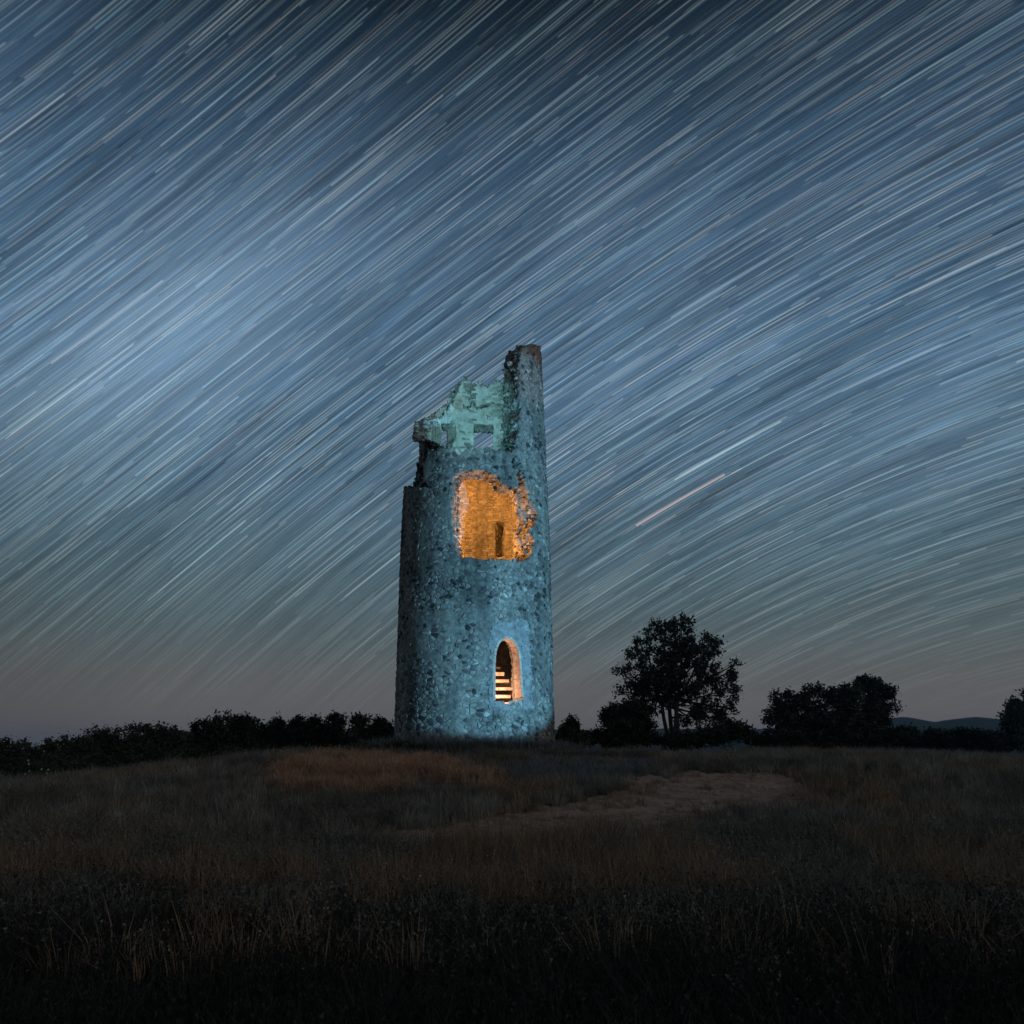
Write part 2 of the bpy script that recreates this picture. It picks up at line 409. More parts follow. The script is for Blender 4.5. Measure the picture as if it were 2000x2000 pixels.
DOOR = [(965, 1371), (964, 1300), (965, 1275), (969, 1259), (977, 1248), (987, 1243), (997, 1245), (1006, 1253), (1012, 1265), (1016, 1282), (1018, 1310), (1020, 1345), (1022, 1373),
        (1012, 1375), (1004, 1372), (996, 1378), (988, 1376), (984, 1370)]
T3, Z3, R3 = th[:, None, None], zc[None, :, None], rc[None, None, :]
ro = r_out(Z3)
def cyl(t, r, z): return AX + r * np.sin(t), AY - r * np.cos(t), z
fx, fy = project(*cyl(T3, ro, Z3))                                        # where each radial stick shows on the outside
ix, iy = project(*cyl(T3, ro - THICK, Z3))                                # and on the inside
nz1 = vnoise(T3 * 12, Z3 * 5.5, R3 * 4, 51); nz2 = vnoise(T3 * 26, Z3 * 11, R3 * 9, 52)
nz3 = vnoise(T3 * 12, Z3 * 5.5, R3 * 4, 53)
wx = fx + 3.6 * nz1 + 2.6 * nz2; wy = fy + 3.0 * nz3 + 2.6 * nz2
solid = np.zeros((NT, NZ, NR), bool)
front = np.abs(T3) < R(82)
solid |= front & inpoly(wx, wy, FRONT)
# height of the rest of the ring
tab = [(-180, 762), (-172, 760), (-165, 757), (-161, 750), (-157, 752), (-152, 768), (-147, 786), (-140, 797), (-133, 811), (-124, 822), (-110, 826), (-98, 828), (-90, 831), (-82, 846),
       (82, 684), (90, 684), (100, 679), (112, 681), (122, 690), (128, 712), (134, 735), (140, 748), (150, 754), (160, 760), (170, 763), (180, 762)]
ty = np.interp(np.degrees(th), [a for a, _ in tab], [b for _, b in tab])
ztop = np.array([at(1000, float(p), AY - 1.9 * math.cos(float(t))).z for p, t in zip(ty, th)])
solid |= (~front) & (Z3 < ztop[:, None, None] + .15 * nz1 + .09 * nz2 + .10 * np.sign(vnoise(T3 * 9, Z3 * 0, R3 * 2, 57)) * np.abs(vnoise(T3 * 17, Z3 * 0, 0, 58)))
hx = fx + 3.0 * nz1 + 1.2 * nz2; hy = fy + 2.4 * nz3 + 1.4 * nz2
solid &= ~(front & inpoly(hx, hy, HOLE))
solid &= ~(front & (inpoly(fx + 0 * R3, fy + 0 * R3, DOOR) | inpoly(fx - 9 * R3, fy + 0 * R3, DOOR) | inpoly(fx - 17 * R3, fy + 0 * R3, DOOR)))
# outer leaf of masonry fallen away on the left shoulder
lim = 846 - 20 * ss(870, 905, fy) + 14 * ss(935, 952, fy)
shed = (T3 > R(-118)) & (T3 < 0) & (wx < lim) & (wy < 954)
depth_gone = np.where(fy > 857 + 3 * nz3, .42 + .24 * ss(960, 880, wy), .26)
solid &= ~(shed & (R3 < depth_gone + .06 * nz1))
back = np.abs(T3) > R(95)
def cut(poly, frac, jig=1.0):
    global solid
    m = back & inpoly(ix + jig * (1.4 * nz2 + 1.0 * nz1), iy + jig * (1.2 * nz3), poly)
    solid &= ~(m & (R3 > 1 - frac))
cut([(967, 1019), (983, 1019), (984, 1088), (967, 1088)], .85, .4)
cut([(925, 828), (963, 828), (963, 874), (925, 874)], 1.01, .12)
cut([(862, 824), (892, 826), (892, 852), (884, 874), (862, 874)], 1.01, .2)
cut([(904, 790), (916, 794), (922, 778), (928, 779), (930, 793), (944, 788), (960, 785), (978, 787), (996, 796), (996, 803), (978, 795), (958, 793), (940, 798), (928, 806), (918, 801), (904, 799)], .38, .6)
cut([(950, 808), (962, 808), (962, 818), (952, 819)], .4)
solid[:, 0, :] |= True
# boundary faces of the masonry grid
NTv = NT
vid = lambda i, j, k: ((i % NTv) * (NZ + 1) + j) * (NR + 1) + k
ii, jj, kk = np.indices(solid.shape)
faces, fkind = [], []
def addf(mask, offs, kind):
    a, b, c = ii[mask], jj[mask], kk[mask]
    faces.append(np.stack([vid(a + o[0], b + o[1], c + o[2]) for o in offs], -1)); fkind.append(np.full(len(a), kind))
pad = np.zeros_like(solid[:, :, :1]); padz = np.zeros_like(solid[:, :1, :])
out_n = np.concatenate([pad, solid[:, :, :-1]], 2); in_n = np.concatenate([solid[:, :, 1:], pad], 2)
up_n = np.concatenate([solid[:, 1:, :], padz], 1); dn_n = np.concatenate([padz, solid[:, :-1, :]], 1)
rt_n = np.roll(solid, -1, 0); lf_n = np.roll(solid, 1, 0)
addf(solid & ~out_n & (kk == 0), [(0, 0, 0), (1, 0, 0), (1, 1, 0), (0, 1, 0)], 0)
addf(solid & ~out_n & (kk > 0), [(0, 0, 0), (1, 0, 0), (1, 1, 0), (0, 1, 0)], 2)
addf(solid & ~in_n & (kk == NR - 1), [(0, 0, 1), (0, 1, 1), (1, 1, 1), (1, 0, 1)], 1)
addf(solid & ~in_n & (kk < NR - 1), [(0, 0, 1), (0, 1, 1), (1, 1, 1), (1, 0, 1)], 2)
addf(solid & ~up_n, [(0, 1, 0), (1, 1, 0), (1, 1, 1), (0, 1, 1)], 2)
addf(solid & ~dn_n & (jj > 0), [(0, 0, 0), (0, 0, 1), (1, 0, 1), (1, 0, 0)], 2)
addf(solid & ~rt_n, [(1, 0, 0), (1, 0, 1), (1, 1, 1), (1, 1, 0)], 2)
addf(solid & ~lf_n, [(0, 0, 0), (0, 1, 0), (0, 1, 1), (0, 0, 1)], 2)
faces = np.concatenate(faces); fkind = np.concatenate(fkind)
used, inv = np.unique(faces, return_inverse=True); faces = inv.reshape(-1, 4)
vi, vj, vk = used // ((NZ + 1) * (NR + 1)), (used // (NR + 1)) % (NZ + 1), used % (NR + 1)
broken = np.zeros(len(used), bool); broken[np.unique(faces[fkind == 2])] = True
h1, h2, h3 = hsh(used * 3 + 1) - .5, hsh(used * 3 + 2) - .5, hsh(used * 3 + 5) - .5
amp = np.where(broken, .050, .008)
tt = vi / NT * 2 * np.pi - np.pi + h1 * amp / 2.2
zz = ZB + vj * dz + h2 * amp
rr = r_out(zz) - THICK * vk / NR + h3 * amp + np.where(vk == 0, .02 * vnoise(tt * 6, zz * 2.5, 0, 77), .03 * vnoise(tt * 5, zz * 2.2, 3, 78))
WX, WY, WZ = cyl(tt, rr, zz)
V = np.stack([WX, WY, WZ], -1)
cz = V[faces].mean(1)[:, 2]
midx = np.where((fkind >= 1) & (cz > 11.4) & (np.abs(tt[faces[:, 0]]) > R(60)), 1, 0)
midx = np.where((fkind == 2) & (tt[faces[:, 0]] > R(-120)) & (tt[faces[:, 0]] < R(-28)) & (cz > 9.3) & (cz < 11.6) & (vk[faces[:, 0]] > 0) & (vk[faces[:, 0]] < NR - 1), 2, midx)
tower = empty('ruined_tower', (AX, AY, 1.0))
tag(tower, 'tall round ruined stone tower with broken top and orange light inside, standing on the rise', 'tower')
mesh_obj('wall', V, faces, [m_mortar, m_plaster, m_recess_shade], tower, mat_idx=midx)

def out_ok(t, z):
    i = np.round((t + np.pi) / (2 * np.pi) * NT - .5).astype(int) % NT
    j = np.clip(((z - ZB) / dz).astype(int), 0, NZ - 1)
    return solid[i, j, 0]
def in_ok(t, z):
    i = int(round((t + math.pi) / (2 * math.pi) * NT - .5)) % NT
    j = min(max(int((z - ZB) / dz), 0), NZ - 1)
    return bool(solid[i, j, NR - 1])

# uneven stones: cells of a jittered layout, clipped against their neighbours
def clip(poly, mx, my, nx, ny):
    res = []
    for i in range(len(poly)):
        ax, ay = poly[i]; bx, by = poly[(i + 1) % len(poly)]
        da = (ax - mx) * nx + (ay - my) * ny; db = (bx - mx) * nx + (by - my) * ny
        if da <= 0: res.append((ax, ay))
        if (da < 0) != (db < 0) and da != db:
            q = da / (da - db); res.append((ax + (bx - ax) * q, ay + (by - ay) * q))
    return res
def courses(s0, s1, z0, z1):
    z = z0
    while z < z1:
        h = random.uniform(.06, .095); a = s0 + random.uniform(0, .2)
        while a < s1 - .3:
            w = random.uniform(.13, .34); j = lambda: random.uniform(-.008, .008)
            yield [(a + j(), z + j()), (a + w + j(), z + j()), (a + w + j(), z + h + j()), (a + j(), z + h + j())]
            a += w
        z += h
def stones(s0, s1, z0, z1, w, h, jit, aspect, drop=0.0):
    nr, nc = int((z1 - z0) / h), int((s1 - s0) / w)
    P_ = {}
    for r in range(-1, nr + 1):
        for c in range(-1, nc + 1):
            P_[r, c] = (s0 + (c + .5 + .5 * (r % 2) + random.uniform(-jit, jit)) * w, z0 + (r + .5 + random.uniform(-jit, jit) * .8) * h)
    for key in list(P_):
        if random.random() < drop: del P_[key]
    for r in range(nr):
        for c in range(nc):
            if (r, c) not in P_: continue
            x, y = P_[r, c]; y *= aspect; bw, bh = w * 1.3, h * aspect * 1.5
            poly = [(x - bw, y - bh), (x + bw, y - bh), (x + bw, y + bh), (x - bw, y + bh)]
            for dr in (-2, -1, 0, 1, 2):
                for dc in (-2, -1, 0, 1, 2):
                    if (dr or dc) and (r + dr, c + dc) in P_:
                        qx, qy = P_[r + dr, c + dc]; qy *= aspect
                        poly = clip(poly, (x + qx) / 2, (y + qy) / 2, qx - x, qy - y)
                        if len(poly) < 3: break
                if len(poly) < 3: break
            if len(poly) < 3: continue
            yield [(a, b / aspect) for a, b in poly]
def stone_geo(poly, rfun, sgn, gap, hgt, S0):
    cx = sum(p[0] for p in poly) / len(poly); cy = sum(p[1] for p in poly) / len(poly)
    def shrink(g):
        q = []
        for a, b in poly:
            d = math.hypot(a - cx, b - cy); k = max(.25, 1 - g / max(d, 1e-4)); q.append((cx + (a - cx) * k, cy + (b - cy) * k))
        return q
    # drop near-duplicate corners
    A, B = shrink(gap), shrink(gap + .017)
    vv = []
    tilt = (random.uniform(-.05, .05), random.uniform(-.05, .05))
    for ring, base_h in ((A, -.03), (B, hgt)):
        for a, b in ring:
            t = a / S0; hh = base_h + (((a - cx) * tilt[0] + (b - cy) * tilt[1]) if base_h > 0 else 0) + (random.uniform(-.003, .003) if base_h > 0 else 0)
            r = rfun(b) + sgn * hh; vv.append((AX + r * math.sin(t), AY - r * math.cos(t), b))
    n = len(poly); r = rfun(cy) + sgn * (hgt + .004); t = cx / S0
    vv.append((AX + r * math.sin(t), AY - r * math.cos(t), cy))
    ff = []
    for i in range(n):
        j = (i + 1) % n
        f1 = (i, j, n + j, n + i); f2 = (n + i, n + j, 2 * n)
        ff += [f1, f2] if sgn > 0 else [f1[::-1], f2[::-1]]
    return vv, ff, cx, cy
def tone():
    u = random.random()
    if u < .12: return random.uniform(0, .16)
    if u < .36: return random.uniform(.16, .42)
    if u < .94: return random.uniform(.42, .80)
    return random.uniform(.72, 1)
S0 = 2.5
SUR = [(957, 1226), (970, 1214), (1032, 1212), (1036, 1250), (1040, 1330), (1042, 1382), (956, 1386), (959, 1320), (956, 1270)]             # patch of render round the arched opening
allst = []
for poly in stones(-S0 * math.pi, S0 * math.pi, .9, 15.2, .15, .095, .45, 1.2, .27):
    a = np.array(poly); cxy = a.mean(0)
    chk = np.vstack([a, cxy])
    if a[:, 0].max() > S0 * math.pi + .02: continue
    if not out_ok(chk[:, 0] / S0, chk[:, 1]).all(): continue
    t = cxy[0] / S0
    px, py = project(*cyl(t, float(r_out(cxy[1])), cxy[1]))
    if abs(t) < 1.2 and inpoly(np.array([px]), np.array([py]), SUR)[0]: continue
    bare = float(vnoise(cxy[0] * .9, cxy[1] * .75, 0, 301)) + .4 * float(vnoise(cxy[0] * 2.6, cxy[1] * 2.2, 0, 302))
    if random.random() < (.04 if bare < .1 else .12 if bare < .42 else .34): continue                                  # bare mortar where a stone is gone
    size = (a[:, 0].max() - a[:, 0].min()) * (a[:, 1].max() - a[:, 1].min()) * max(math.cos(t), 0)
    allst.append((size, poly))
allst.sort(key=lambda q: -q[0])
bv, bf, bt = [], [], []
for n, (size, poly) in enumerate(allst):
    hgt = random.choice((.004, .009, .014, .026)); tn = tone()
    vv, ff, cx, cy = stone_geo(poly, lambda z: float(r_out(z)), 1, random.choice((.006, .01, .018)), hgt, S0)
    if n < 300:
        mesh_obj('stone', vv, ff, m_stone, tower, col=[tn] * len(ff))
    else:
        o = len(bv); bv += vv; bf += [tuple(i + o for i in f) for f in ff]; bt += [tn] * len(ff)
tag(mesh_obj('rubble_stonework', bv, bf, m_stone, tower, col=bt), kind='stuff')
# inside face: flatter coursed stones
bv, bf, bt = [], [], []
SI = 1.7
for poly in courses(-SI * math.pi, SI * math.pi, 5.4, 15.0):
    a = np.array(poly); cx, cy = a.mean(0)
    if a[:, 0].max() > SI * math.pi + .02 or abs(cx / SI) < R(38): continue
    if not all(in_ok(p[0] / SI, p[1]) for p in poly): continue
    if cy > 11.3 and (random.random() < .12 or float(vnoise(cx * 1.6, cy * 1.6, 0, 311)) < -.05): continue
    vv, ff, _, _ = stone_geo(poly, lambda z: float(r_out(z)) - THICK, -1, .006, random.choice((.008, .014, .026)), SI)
    o = len(bv); bv += vv; bf += [tuple(i + o for i in f) for f in ff]; bt += [random.uniform(.5, .85) if random.random() > .05 or cy > 11.3 else .35] * len(ff)
tag(mesh_obj('interior_stonework', bv, bf, m_stone, tower, col=bt), kind='stuff')
# stones sticking out of the torn edges
cen = V[faces].mean(1); e1 = V[faces[:, 1]] - V[faces[:, 0]]; e2 = V[faces[:, 3]] - V[faces[:, 0]]
nrm = np.cross(e1, e2); nrm /= np.linalg.norm(nrm, axis=1, keepdims=True) + 1e-9
dpx, dpy = project(cen[:, 0], cen[:, 1], cen[:, 2])
clean = inpoly(dpx, dpy, [(955, 1235), (1030, 1235), (1035, 1390), (955, 1390)])
backcut = (cen[:, 1] > AY + .6) & ((cen[:, 2] < 11.6) | (dpy > 800))
cand = np.where((fkind == 2) & ~clean & ~backcut)[0]
pick = rng.choice(cand, 1500, replace=False)
def rock(c, n, sx, sy, sz, rot):
    base = [(-1, -1, -1), (1, -1, -1), (1, 1, -1), (-1, 1, -1), (-.75, -.75, 1), (.75, -.75, 1), (.75, .75, 1), (-.75, .75, 1)]
    n = Vector(n); q = n.to_track_quat('Z', 'Y'); vv = []
    for b in base:
        p = Vector((b[0] * sx * random.uniform(.7, 1.1), b[1] * sy * random.uniform(.7, 1.1), b[2] * sz * random.uniform(.7, 1.1)))
        p.rotate(q); vv.append(tuple(Vector(c) + p))
    return vv, [(0, 3, 2, 1), (4, 5, 6, 7), (0, 1, 5, 4), (1, 2, 6, 5), (2, 3, 7, 6), (3, 0, 4, 7)]
bv, bf, bt = [], [], []
for p in pick:
    s = random.uniform(.028, .065)
    vv, ff = rock(cen[p], nrm[p], s * random.uniform(.9, 1.7), s, s * random.uniform(.4, .8), 0)
    o = len(bv); bv += vv; bf += [tuple(i + o for i in f) for f in ff]; bt += [tone()] * 6
tag(mesh_obj('broken_rubble', bv, bf, m_stone, tower, col=bt), kind='stuff')

def box(x0, x1, y0, y1, z0, z1, j=0.0):
    v = [(x0, y0, z0), (x1, y0, z0), (x1, y1, z0), (x0, y1, z0), (x0, y0, z1), (x1, y0, z1), (x1, y1, z1), (x0, y1, z1)]
    v = [tuple(c + random.uniform(-j, j) for c in p) for p in v]
    return v, [(0, 3, 2, 1), (4, 5, 6, 7), (0, 1, 5, 4), (1, 2, 6, 5), (2, 3, 7, 6), (3, 0, 4, 7)]
# floors inside
def disc_floor(name, z0, z1, ymin, mat):
    pts = []
    Ri = float(r_out(z1)) - THICK + .03
    for k in range(72):
        t = k / 72 * 2 * math.pi; y = AY - Ri * math.cos(t)
        pts.append((AX + Ri * math.sin(t), max(y, ymin + .08 * math.sin(k * 1.9)) if ymin else y))
    n = len(pts); v = [(x, y, z0) for x, y in pts] + [(x, y, z1) for x, y in pts]
    mesh_obj(name, v, [tuple(range(n))[::-1], tuple(range(n, 2 * n))] + [(i, (i + 1) % n, n + (i + 1) % n, n + i) for i in range(n)], mat, tower)
disc_floor('lower_floor', 2.4, 2.6, None, m_mortar)
disc_floor('chamber_floor', 6.5, 6.75, None, m_mortar)
Ri = float(r_out(11.3)) - THICK + .03  # unseen vault, sloped along the sight line to seal in the orange light
vv = [(AX, AY, 1.47 + .387 * AY)]
for k in range(72):
    t_ = k / 72 * 2 * math.pi; vv.append((AX + Ri * math.sin(t_), AY - Ri * math.cos(t_), 1.6 + .387 * (AY - Ri * math.cos(t_))))
vv += [(x_, y_, z_ - .16) for x_, y_, z_ in vv]
mesh_obj('light_seal_vault', vv, [(0, 1 + k, 1 + (k + 1) % 72) for k in range(72)] + [(73, 74 + (k + 1) % 72, 74 + k) for k in range(72)] + [(1 + k, 74 + k, 74 + (k + 1) % 72, 1 + (k + 1) % 72) for k in range(72)], m_mortar, tower)
# arched opening: ring of bricks, sill, patched render round it
ring = [(964, 1368), (964, 1350), (964, 1332), (964, 1314), (964, 1296), (965, 1280), (968, 1265), (973, 1254), (980, 1247), (988, 1243.5), (996, 1245), (1004, 1251), (1010, 1261), (1014, 1274),
        (1016.5, 1290), (1017.5, 1308), (1018.5, 1326), (1019.5, 1344), (1021, 1362)]
def on_front(px, py, extra=0.0):
    Yd = AY - 2.4
    for _ in range(12):
        q = at(px, py, Yd); r = float(r_out(q.z)) + extra
        Yd = AY - math.sqrt(max(r * r - (q.x - AX) ** 2, .01))
    return at(px, py, Yd)
for a in range(len(ring) - 1):
    p, q = on_front(*ring[a]), on_front(*ring[a + 1])
    c = (p + q) / 2; d = (q - p); L = d.length; d.normalize()
    rad = Vector((c.x - AX, c.y - AY, 0)).normalized(); side = d.cross(rad).normalized()
    # side must point into the opening
    oc = on_front(991, min(max(ring[a][1], 1275), 1370)); 
    if (oc - c).dot(side) < 0: side = -side
    vv = []
    for i1 in (-.02, .055):
        for i2 in (-L / 2 + .006, L / 2 - .006):
            for i3 in (-.30, .035):
                vv.append(tuple(c + side * i1 + d * i2 + rad * (i3 + random.uniform(-.008, .008)) + Vector((0, 0, random.uniform(-.004, .004)))))
    ff = [(0, 1, 3, 2), (4, 6, 7, 5), (0, 4, 5, 1), (2, 3, 7, 6), (0, 2, 6, 4), (1, 5, 7, 3)]
    mesh_obj('brick', vv, ff, m_brick, tower)
bl, br_ = on_front(966, 1372), on_front(1021, 1375)
for a in range(4):                                                       # broken sill stones
    p = bl.lerp(br_, (a + .5) / 4); w = .095
    hh = (.05, -.03, .08, .13)[a]
    vv, ff = box(p.x - w, p.x + w, p.y - .03, p.y + .62, p.z - .14, p.z + hh, .012)
    mesh_obj('sill_stone', vv, ff, m_brick, tower)
# patched render as a curved slab with the opening left out
pv, pf, idx = [], [], {}
ns, nz = 44, 76
for i in range(ns + 1):
    for j in range(nz + 1):
        px = 953 + 92 * i / ns; py = 1206 + 182 * j / nz
        q = on_front(px, py, .028 + .006 * float(vnoise(px * .15, py * .15, 0, 90))); idx[i, j] = len(pv); pv.append(tuple(q))
def patch_in(px, py):
    px = px + 6 * float(vnoise(px * .12, py * .12, 0, 91)) + 3 * float(vnoise(px * .4, py * .4, 0, 93)); py = py + 8 * float(vnoise(px * .1, py * .1, 2, 92))
    return bool(inpoly(np.array([px]), np.array([py]), SUR)[0])
for i in range(ns):
    for j in range(nz):
        px = 953 + 92 * (i + .5) / ns; py = 1206 + 182 * (j + .5) / nz
        if patch_in(px, py) and not inpoly(np.array([px]), np.array([py]), DOOR)[0] and random.random() > .012:
            pf.append((idx[i, j], idx[i, j + 1], idx[i + 1, j + 1], idx[i + 1, j]))
pr = mesh_obj('render_patch', pv, pf, m_render, tower)
md = pr.modifiers.new('thickness', 'SOLIDIFY'); md.thickness = .045; md.offset = -1
# stair inside the arched opening: stone steps climbing to the left along the wall
for k in range(10):
    z = 2.80 + k * .235 + .02 * math.sin(k * 5.1)
    x1 = .02 + .02 * math.sin(k * 2.3) - max(0, k - 3) * .125 - random.uniform(0, .06); y0 = AY - 1.0 + k * .07
    vv, ff = box(AX - .55, x1, y0 + .05 * math.sin(k * 3.3), y0 + .34, z, z + .085 + .02 * math.sin(k * 1.7), .016)
    mesh_obj('step', vv, ff, m_brick, tower)

# ------------------------------------------------------------------ trees and bushes
def tube(V_, F_, p, q, r0, r1, n=6):
    d = (q - p).normalized(); u = d.orthogonal().normalized(); w = d.cross(u); o = len(V_)
    for c, r in ((p, r0), (q, r1)):
        for k in range(n):
            a = k / n * 2 * math.pi; V_.append(tuple(c + u * math.cos(a) * r + w * math.sin(a) * r))
    for k in range(n): F_.append((o + k, o + (k + 1) % n, o + n + (k + 1) % n, o + n + k))
def branch(V_, F_, p, q, r0, r1, bend, segs=4):
    last = p; off = Vector((random.uniform(-1, 1), random.uniform(-1, 1), random.uniform(-.3, .6))) * bend
    for k in range(1, segs + 1):
        t = k / segs; c = p.lerp(q, t) + off * math.sin(math.pi * t)
        tube(V_, F_, last, c, r0 + (r1 - r0) * (k - 1) / segs, r0 + (r1 - r0) * t); last = c
def leaves(clumps, n, size, dens_edge=.55):
    """clumps: (centre, rx, ry, rz); leaf faces gathered in sprays"""
    vol = np.array([c[1] * c[2] * c[3] for c in clumps]) ** .72; vol /= vol.sum()
    P3 = []
    for c, w in zip(clumps, vol):
        m = int(n * w); ns_ = max(6, m // 40)
        u = rng.normal(size=(ns_, 3)); u /= np.linalg.norm(u, axis=1, keepdims=True)
        rad = rng.random(ns_) ** .45
        sc = u * rad[:, None] * np.array(c[1:4]) + np.array(c[0])
        k = rng.integers(0, ns_, m)
        P3.append(sc[k] + rng.normal(size=(m, 3)) * size * 1.55)
    P3 = np.concatenate(P3); m = len(P3)
    a = rng.normal(size=(m, 3)); a /= np.linalg.norm(a, axis=1, keepdims=True)
    b = np.cross(a, rng.normal(size=(m, 3))); b /= np.linalg.norm(b, axis=1, keepdims=True)
    L = size * (.7 + .8 * rng.random((m, 1)))
    V_ = np.stack([P3 - a * L, P3 + b * L * .5, P3 + a * L, P3 - b * L * .5], 1).reshape(-1, 3)
    return V_, np.arange(4 * m).reshape(-1, 4)
def tree(name, label, cat, group, base, Yd, clumps_px, stems, n, size, gap=.9):
    """base: pixel x of foot; clumps_px: (px, py, rx_px, ry_px)"""
    s = Yd / F_PX
    bx = at(base, 1440, Yd).x; root = Vector((bx, Yd, float(gz(bx, Yd)) - .05))
    t = empty(name, root); tag(t, label, cat, group)
    cl = []
    for k, (px, py, rx, ry) in enumerate(clumps_px):
        c = at(px, py, Yd); c.y += random.uniform(-.5, .5) * rx * s * .9
        cl.append((tuple(c), rx * s, max(rx, ry) * s * .8, ry * s))
    BV, BF = [], []
    for k in range(stems):
        foot = root + Vector((random.uniform(-.12, .12) * stems * s * 12, random.uniform(-.2, .2), 0))
        mine = [c for i, c in enumerate(cl) if i % stems == k] or [cl[0]]
        top = Vector(mine[0][0]); fork = foot.lerp(top, .45); rt = .055 * max(1, (top - foot).length ** .9) / 2.4
        branch(BV, BF, foot, fork, rt, rt * .7, .12)
        for c in mine:
            tip = Vector(c[0]); branch(BV, BF, fork, tip, rt * .6, rt * .18, .15)
            for _ in range(3):
                e = tip + Vector((random.uniform(-1, 1) * c[1], random.uniform(-1, 1) * c[2], random.uniform(-.7, 1) * c[3])) * .8
                branch(BV, BF, fork.lerp(tip, .7), e, rt * .2, rt * .06, .06, 3)
    mesh_obj('trunk', BV, BF, m_bark, t)
    LV, LF = leaves(cl, n, size)
    mesh_obj('crown', LV, LF, m_leaf, t)
    return t
# the big open-crowned tree
tree('tree', 'large open-crowned dark tree to the right of the tower, tallest of all', 'tree', None, 1318, 38,
     [(1316, 1262, 46, 48), (1290, 1225, 20, 18), (1328, 1222, 26, 20), (1262, 1252, 22, 22), (1240, 1290, 26, 26), (1300, 1300, 50, 45), (1360, 1282, 44, 42), (1395, 1258, 22, 18), (1220, 1310, 18, 12),
      (1250, 1368, 30, 22), (1232, 1340, 16, 12), (1264, 1335, 40, 32), (1330, 1345, 48, 36), (1390, 1325, 32, 34), (1428, 1312, 16, 20), (1440, 1294, 8, 8), (1415, 1350, 28, 30), (1436, 1384, 10, 9), (1380, 1385, 40, 20), (1405, 1405, 30, 16), (1300, 1330, 46, 30),  (1210, 1352, 12, 8), (1285, 1380, 26, 20), (1350, 1405, 30, 14)],
     4, 20000, .075)
tree('bush', 'broad dark bush pressed against the left foot of the large tree', 'bush', None, 1215, 35,
     [(1215, 1408, 45, 34), (1188, 1400, 16, 20), (1228, 1388, 26, 18), (1250, 1392, 28, 26), (1210, 1440, 60, 22), (1262, 1425, 26, 26)], 3, 13000, .07)
tree('bush', 'small rounded bush hugging the right side of the tower foot', 'bush', None, 1112, 30,
     [(1112, 1426, 20, 22), (1098, 1445, 22, 18), (1130, 1446, 24, 16), (1118, 1412, 8, 8)], 2, 6500, .055)
tree('bush', 'low wide bush between the large tree and the two-humped thicket', 'bush', None, 1430, 36,
     [(1430, 1432, 45, 20), (1415, 1424, 22, 14), (1385, 1438, 40, 22), (1315, 1448, 50, 14), (1450, 1428, 22, 14), (1480, 1446, 26, 12), (1340, 1446, 40, 16)], 3, 10000, .065)
tree('thicket', 'wide dark thicket right of the large tree, higher at its right end', 'thicket', None, 1600, 36,
     [(1590, 1395, 70, 45), (1525, 1385, 30, 34), (1540, 1360, 14, 14), (1585, 1352, 22, 14), (1622, 1350, 14, 16), (1650, 1370, 34, 30), (1672, 1350, 26, 20), (1668, 1385, 24, 24), (1640, 1420, 70, 30), (1530, 1425, 34, 28), (1530, 1450, 40, 18), (1590, 1452, 50, 16), (1650, 1452, 50, 16), (1706, 1400, 24, 26), (1500, 1400, 12, 14)],
     5, 23000, .072)
tree('tree', 'small dark tree rising out of the right end of the two-humped thicket', 'tree', None, 1690, 36.5,
     [(1700, 1340, 30, 18), (1690, 1330, 16, 12), (1730, 1352, 20, 14), (1738, 1382, 14, 12), (1712, 1376, 24, 22), (1722, 1410, 20, 16), (1705, 1446, 34, 18), (1738, 1440, 20, 18)], 2, 7200, .07)
tree('tree', 'dark tree cut off by the right edge of the photo', 'tree', None, 1995, 34,
     [(1985, 1385, 26, 20), (2010, 1375, 30, 26), (1975, 1410, 22, 24), (2010, 1425, 44, 36), (1985, 1446, 30, 20)], 3, 10500, .065)
for px, py, rx, lab in ((1765, 1438, 28, 'low bush right beside the foot of the small tree, against the far hills'), (1835, 1440, 24, 'dark low bush in the middle of the gap before the blue hills'),
                        (1880, 1438, 26, 'dark bush in the gap, nearest to the tree at the right edge'), (1935, 1446, 30, 'low bush touching the left side of the tree at the right edge')):
    tree('bush', lab, 'bush', 'low bushes below the far hills', px, 37, [(px, py, rx, 17), (px + rx * .7, py + 10, rx * .8, 14), (px - rx * .7, py + 10, rx * .8, 14)], 2, 6000, .06)
# the row of bushes along the skyline on the left
row = [(20, 1472, 45, 22, 'far left bush in the skyline row, cut by the left edge'), (90, 1468, 36, 20, 'flat bush of the skyline row, second from the left edge'), (150, 1466, 34, 22, 'bush just left of the low dip before the wide rounded mound'),
       (205, 1452, 30, 24, 'bush climbing towards the wide rounded mound from its left'), (262, 1446, 44, 26, 'wide rounded mound of dark bush, biggest on the left skyline'), (318, 1452, 34, 24, 'bush sloping down right of the wide rounded mound'),
       (356, 1460, 26, 20, 'low bush in the dip of the skyline row'), (391, 1442, 18, 24, 'small round-topped bush standing clear of the skyline row'), (430, 1438, 22, 28, 'round-topped bush with a notch of sky to its left'),
       (462, 1436, 16, 26, 'narrow bush with a blunt top in the skyline row'), (486, 1434, 14, 26, 'pointed narrow bush halfway along the left skyline'), (520, 1446, 28, 22, 'low bush right of the pointed one'),
       (545, 1440, 16, 24, 'bush with a thin twig standing up from its top'), (578, 1436, 22, 26, 'ragged bush with sky showing through its top'), (618, 1440, 32, 26, 'smooth domed bush between the ragged one and the tufted one'),
       (656, 1432, 18, 28, 'bush topped by a small dark tuft near the tower'), (703, 1434, 22, 28, 'bush with the tall leaning sprig, close to the tower'), (742, 1440, 28, 26, 'dark bush touching the left foot of the tower')]
